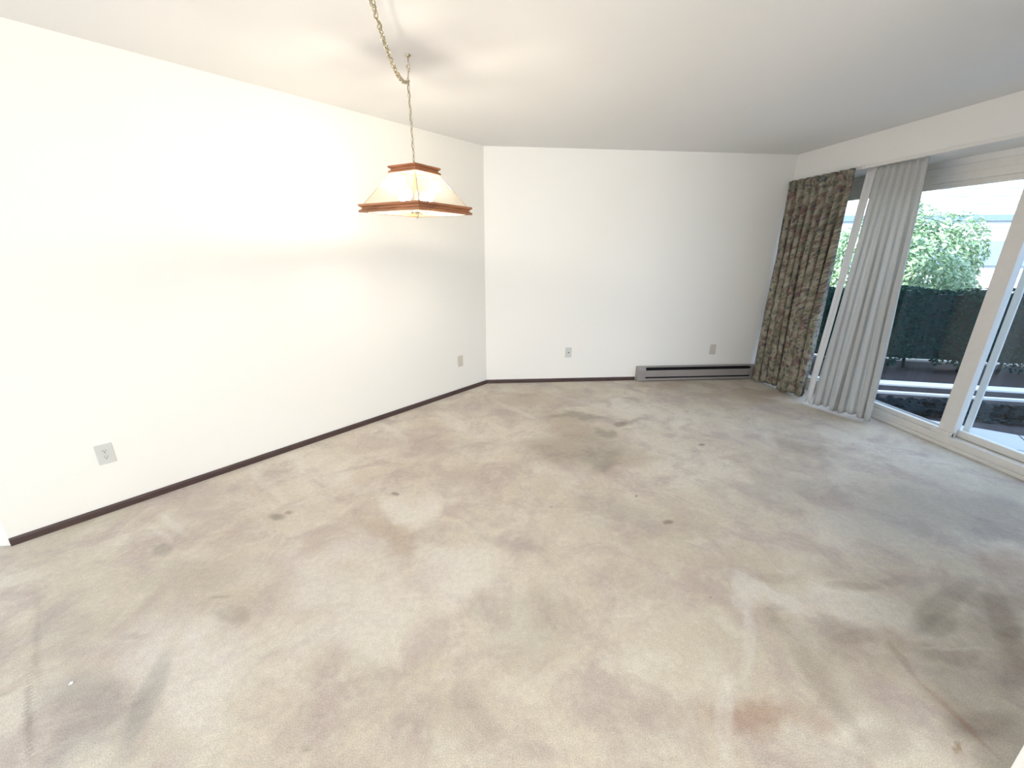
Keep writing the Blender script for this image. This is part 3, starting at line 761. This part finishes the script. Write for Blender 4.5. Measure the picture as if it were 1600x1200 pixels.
def leaf_cluster(pts, size, rnd, up=0.5, aspect=0.5):
    mb_v = []; mb_f = []
    for p, nrm in pts:
        n = (Vector(nrm)+Vector((rnd.gauss(0, .5), rnd.gauss(0, .5), rnd.gauss(0, .5)+up))).normalized()
        t = n.orthogonal().normalized(); t = Matrix.Rotation(rnd.uniform(0, 2*PI), 3, n) @ t; s = n.cross(t)
        l = size*rnd.uniform(0.7, 1.3); w = l*aspect; o = len(mb_v); p = Vector(p)
        mb_v += [p-t*l/2, p+s*w/2, p+t*l/2-n*l*0.12, p-s*w/2]
        mb_f += [(o, o+1, o+2, o+3)]
    return mb_v, mb_f
def leaf_material(name, c1, c2, rough=0.35, transl=0.3, spec=0.5):
    m, nt, out = mat(name); L = nt.links
    gi = N(nt, 'ShaderNodeTexCoord'); n = N(nt, 'ShaderNodeTexNoise', i_Scale=18, i_Detail=2); L.new(gi.outputs['Object'], n.inputs['Vector'])
    r = ramp(nt, [(0.35, c1), (0.65, c2)]); L.new(n.outputs[0], r.inputs[0])
    b = N(nt, 'ShaderNodeBsdfPrincipled'); b.inputs['Roughness'].default_value = rough; b.inputs['Specular IOR Level'].default_value = spec; L.new(r.outputs[0], b.inputs['Base Color'])
    t = N(nt, 'ShaderNodeBsdfTranslucent'); L.new(r.outputs[0], t.inputs[0])
    ms = N(nt, 'ShaderNodeMixShader', i_Fac=transl); L.new(b.outputs[0], ms.inputs[1]); L.new(t.outputs[0], ms.inputs[2]); L.new(ms.outputs[0], out.inputs[0])
    return m
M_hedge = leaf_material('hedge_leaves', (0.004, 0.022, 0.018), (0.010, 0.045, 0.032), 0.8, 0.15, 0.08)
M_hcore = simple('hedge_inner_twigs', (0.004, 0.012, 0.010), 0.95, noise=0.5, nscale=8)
rnd = random.Random(5)
hedge = empty('clipped_hedge', un(5.5, 6.8, -0.12)); tag(hedge, 'long dark green clipped hedge across the garden outside the door', 'hedge')
HU0, HU1, HN0, HN1, HZ0, HZ1 = 1.2, 13.0, 6.45, 7.05, -0.02, 1.0
holes = [(4.05, 0.66, 0.07, 0.05), (6.35, 0.55, 0.05, 0.07), (3.9, 0.45, 0.05, 0.03)]
core = MB()
def hbox(u0, u1, z0, z1):
    p = [un(u0, HN0+0.1), un(u1, HN0+0.1), un(u1, HN1-0.1), un(u0, HN1-0.1)]; core.prism([(q.x, q.y) for q in p], z0, z1)
hbox(HU0, HU1, HZ0+0.10, HZ1-0.06)
pts = []
for k in range(30000):
    u = HU0+(HU1-HU0)*rnd.random()**1.25
    bulge = 0.05*math.sin(u*3.1)+0.04*math.sin(u*7.3+1)
    if rnd.random() < 0.72:
        z = HZ0+(HZ1-HZ0)*rnd.random(); 
        if z < HZ0+0.08+0.06*math.sin(u*9)+0.04*math.sin(u*23): continue
        nn_ = HN0+rnd.random()**2*0.14+bulge; pts.append((un(u, nn_, z), -NN))
    else:
        pts.append((un(u, HN0+bulge+rnd.random()*(HN1-HN0), HZ1-rnd.random()**2*0.08+0.03*math.sin(u*5)), (0, 0, 1)))
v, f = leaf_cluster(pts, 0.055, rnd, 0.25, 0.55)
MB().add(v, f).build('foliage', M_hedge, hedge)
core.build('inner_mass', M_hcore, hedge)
tr = 0
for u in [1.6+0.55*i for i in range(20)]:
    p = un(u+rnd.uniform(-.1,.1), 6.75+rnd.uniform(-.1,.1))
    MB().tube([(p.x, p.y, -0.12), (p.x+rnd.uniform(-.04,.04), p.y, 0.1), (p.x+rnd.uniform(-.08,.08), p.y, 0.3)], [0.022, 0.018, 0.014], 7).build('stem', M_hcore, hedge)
# shrub behind the hedge
M_shrub = leaf_material('glossy_shrub_leaves', (0.16, 0.30, 0.13), (0.50, 0.62, 0.42), 0.22, 0.3)
SC = Vector((7.05, 6.66, 0.88))
shrub = empty('garden_shrub', (SC.x, SC.y, -0.12)); tag(shrub, 'sunlit rounded broadleaf shrub standing behind the hedge', 'shrub')
pts = []
for k in range(16000):
    d = Vector((rnd.gauss(0,1), rnd.gauss(0,1), rnd.gauss(0,1))).normalized()
    lump = 1+0.10*math.sin(d.x*7+2)*math.cos(d.y*6)+0.07*math.sin(d.z*9+d.x*5)
    rr = (1-0.35*rnd.random()**2)*lump
    p = SC+Vector((d.x*1.2*rr, d.y*1.1*rr, d.z*1.28*rr))
    if p.z < 0.0: continue
    pts.append((p, d))
v, f = leaf_cluster(pts, 0.10, rnd, 0.35, 0.42)
MB().add(v, f).build('foliage', M_shrub, shrub)
for k in range(6):
    a = k*1.05
    MB().tube([(SC.x+0.05*math.cos(a), SC.y+0.05*math.sin(a), -0.12), (SC.x+0.2*math.cos(a), SC.y+0.2*math.sin(a), 0.5), (SC.x+0.55*math.cos(a), SC.y+0.5*math.sin(a), 1.35)], [0.03, 0.022, 0.010], 7).build('branch', M_hcore, shrub)
# low dark plants in the bed
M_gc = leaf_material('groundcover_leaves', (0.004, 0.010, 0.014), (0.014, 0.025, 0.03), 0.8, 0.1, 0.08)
pts = []
for k in range(9000):
    u = rnd.uniform(1.5, 9); n_ = rnd.uniform(4.6, 5.2)
    q = un(u, n_)
    if q.x < 4.1 or n_ < 4.62+0.06*math.sin(u*4): continue
    pts.append((un(u, n_, -0.11+0.07*rnd.random()*(0.6+0.4*math.sin(u*6)*math.cos(n_*8))), (0, 0, 1)))
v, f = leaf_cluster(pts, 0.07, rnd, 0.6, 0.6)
tag(MB().add(v, f).build('groundcover', M_gc, None), 'dark low groundcover filling the bed between patio and pale ground strips', 'groundcover', kind='stuff')
# neighbouring house
M_side = simple('white_lap_siding', (0.88, 0.88, 0.86), 0.6, noise=0.02)
M_grey = simple('blue_grey_trim', (0.22, 0.30, 0.42), 0.6, noise=0.05)
house = empty('neighbour_house', un(9, 14.5, -0.12)); tag(house, 'white neighbouring house with horizontal siding and grey-blue bands beyond the shrub', 'house')
sd = MB(); z = -0.12
while z < 6.0:
    a0, a1 = un(-6, 13.0), un(24, 13.0); b0, b1 = un(-6, 13.02), un(24, 13.02)
    sd.add([a0+Vector((0,0,z)), a1+Vector((0,0,z)), b1+Vector((0,0,z+0.18)), b0+Vector((0,0,z+0.18)), b0+Vector((0,0,z)), b1+Vector((0,0,z))],
           [(0,1,2,3),(0,4,5,1)]); z += 0.18
sd.build('siding', M_side, house)
hb = MB(); p = [un(-6, 13.03), un(24, 13.03), un(24, 18), un(-6, 18)]; hb.prism([(q.x, q.y) for q in p], -0.12, 6.0); hb.build('wall', M_side, house)
def band(name, u0, u1, z0, z1, m):
    mb = MB(); p = [un(u0, 12.95), un(u1, 12.95), un(u1, 13.0), un(u0, 13.0)]; mb.prism([(q.x, q.y) for q in p], z0, z1); return mb.build(name, m, house)
band('trim_band', -6, 24, 2.20, 2.34, M_grey)
band('window_band', 4.5, 24, 1.15, 1.74, simple('grey_blue_glass', (0.30, 0.40, 0.50), 0.3))  # even grey-blue tone over the whole strip
hr = MB(); p = [un(-6.4, 12.5), un(24.4, 12.5), un(24.4, 18.4), un(-6.4, 18.4)]; hr.prism([(q.x, q.y) for q in p], 6.0, 6.25); hr.build('roof', M_grey, house)
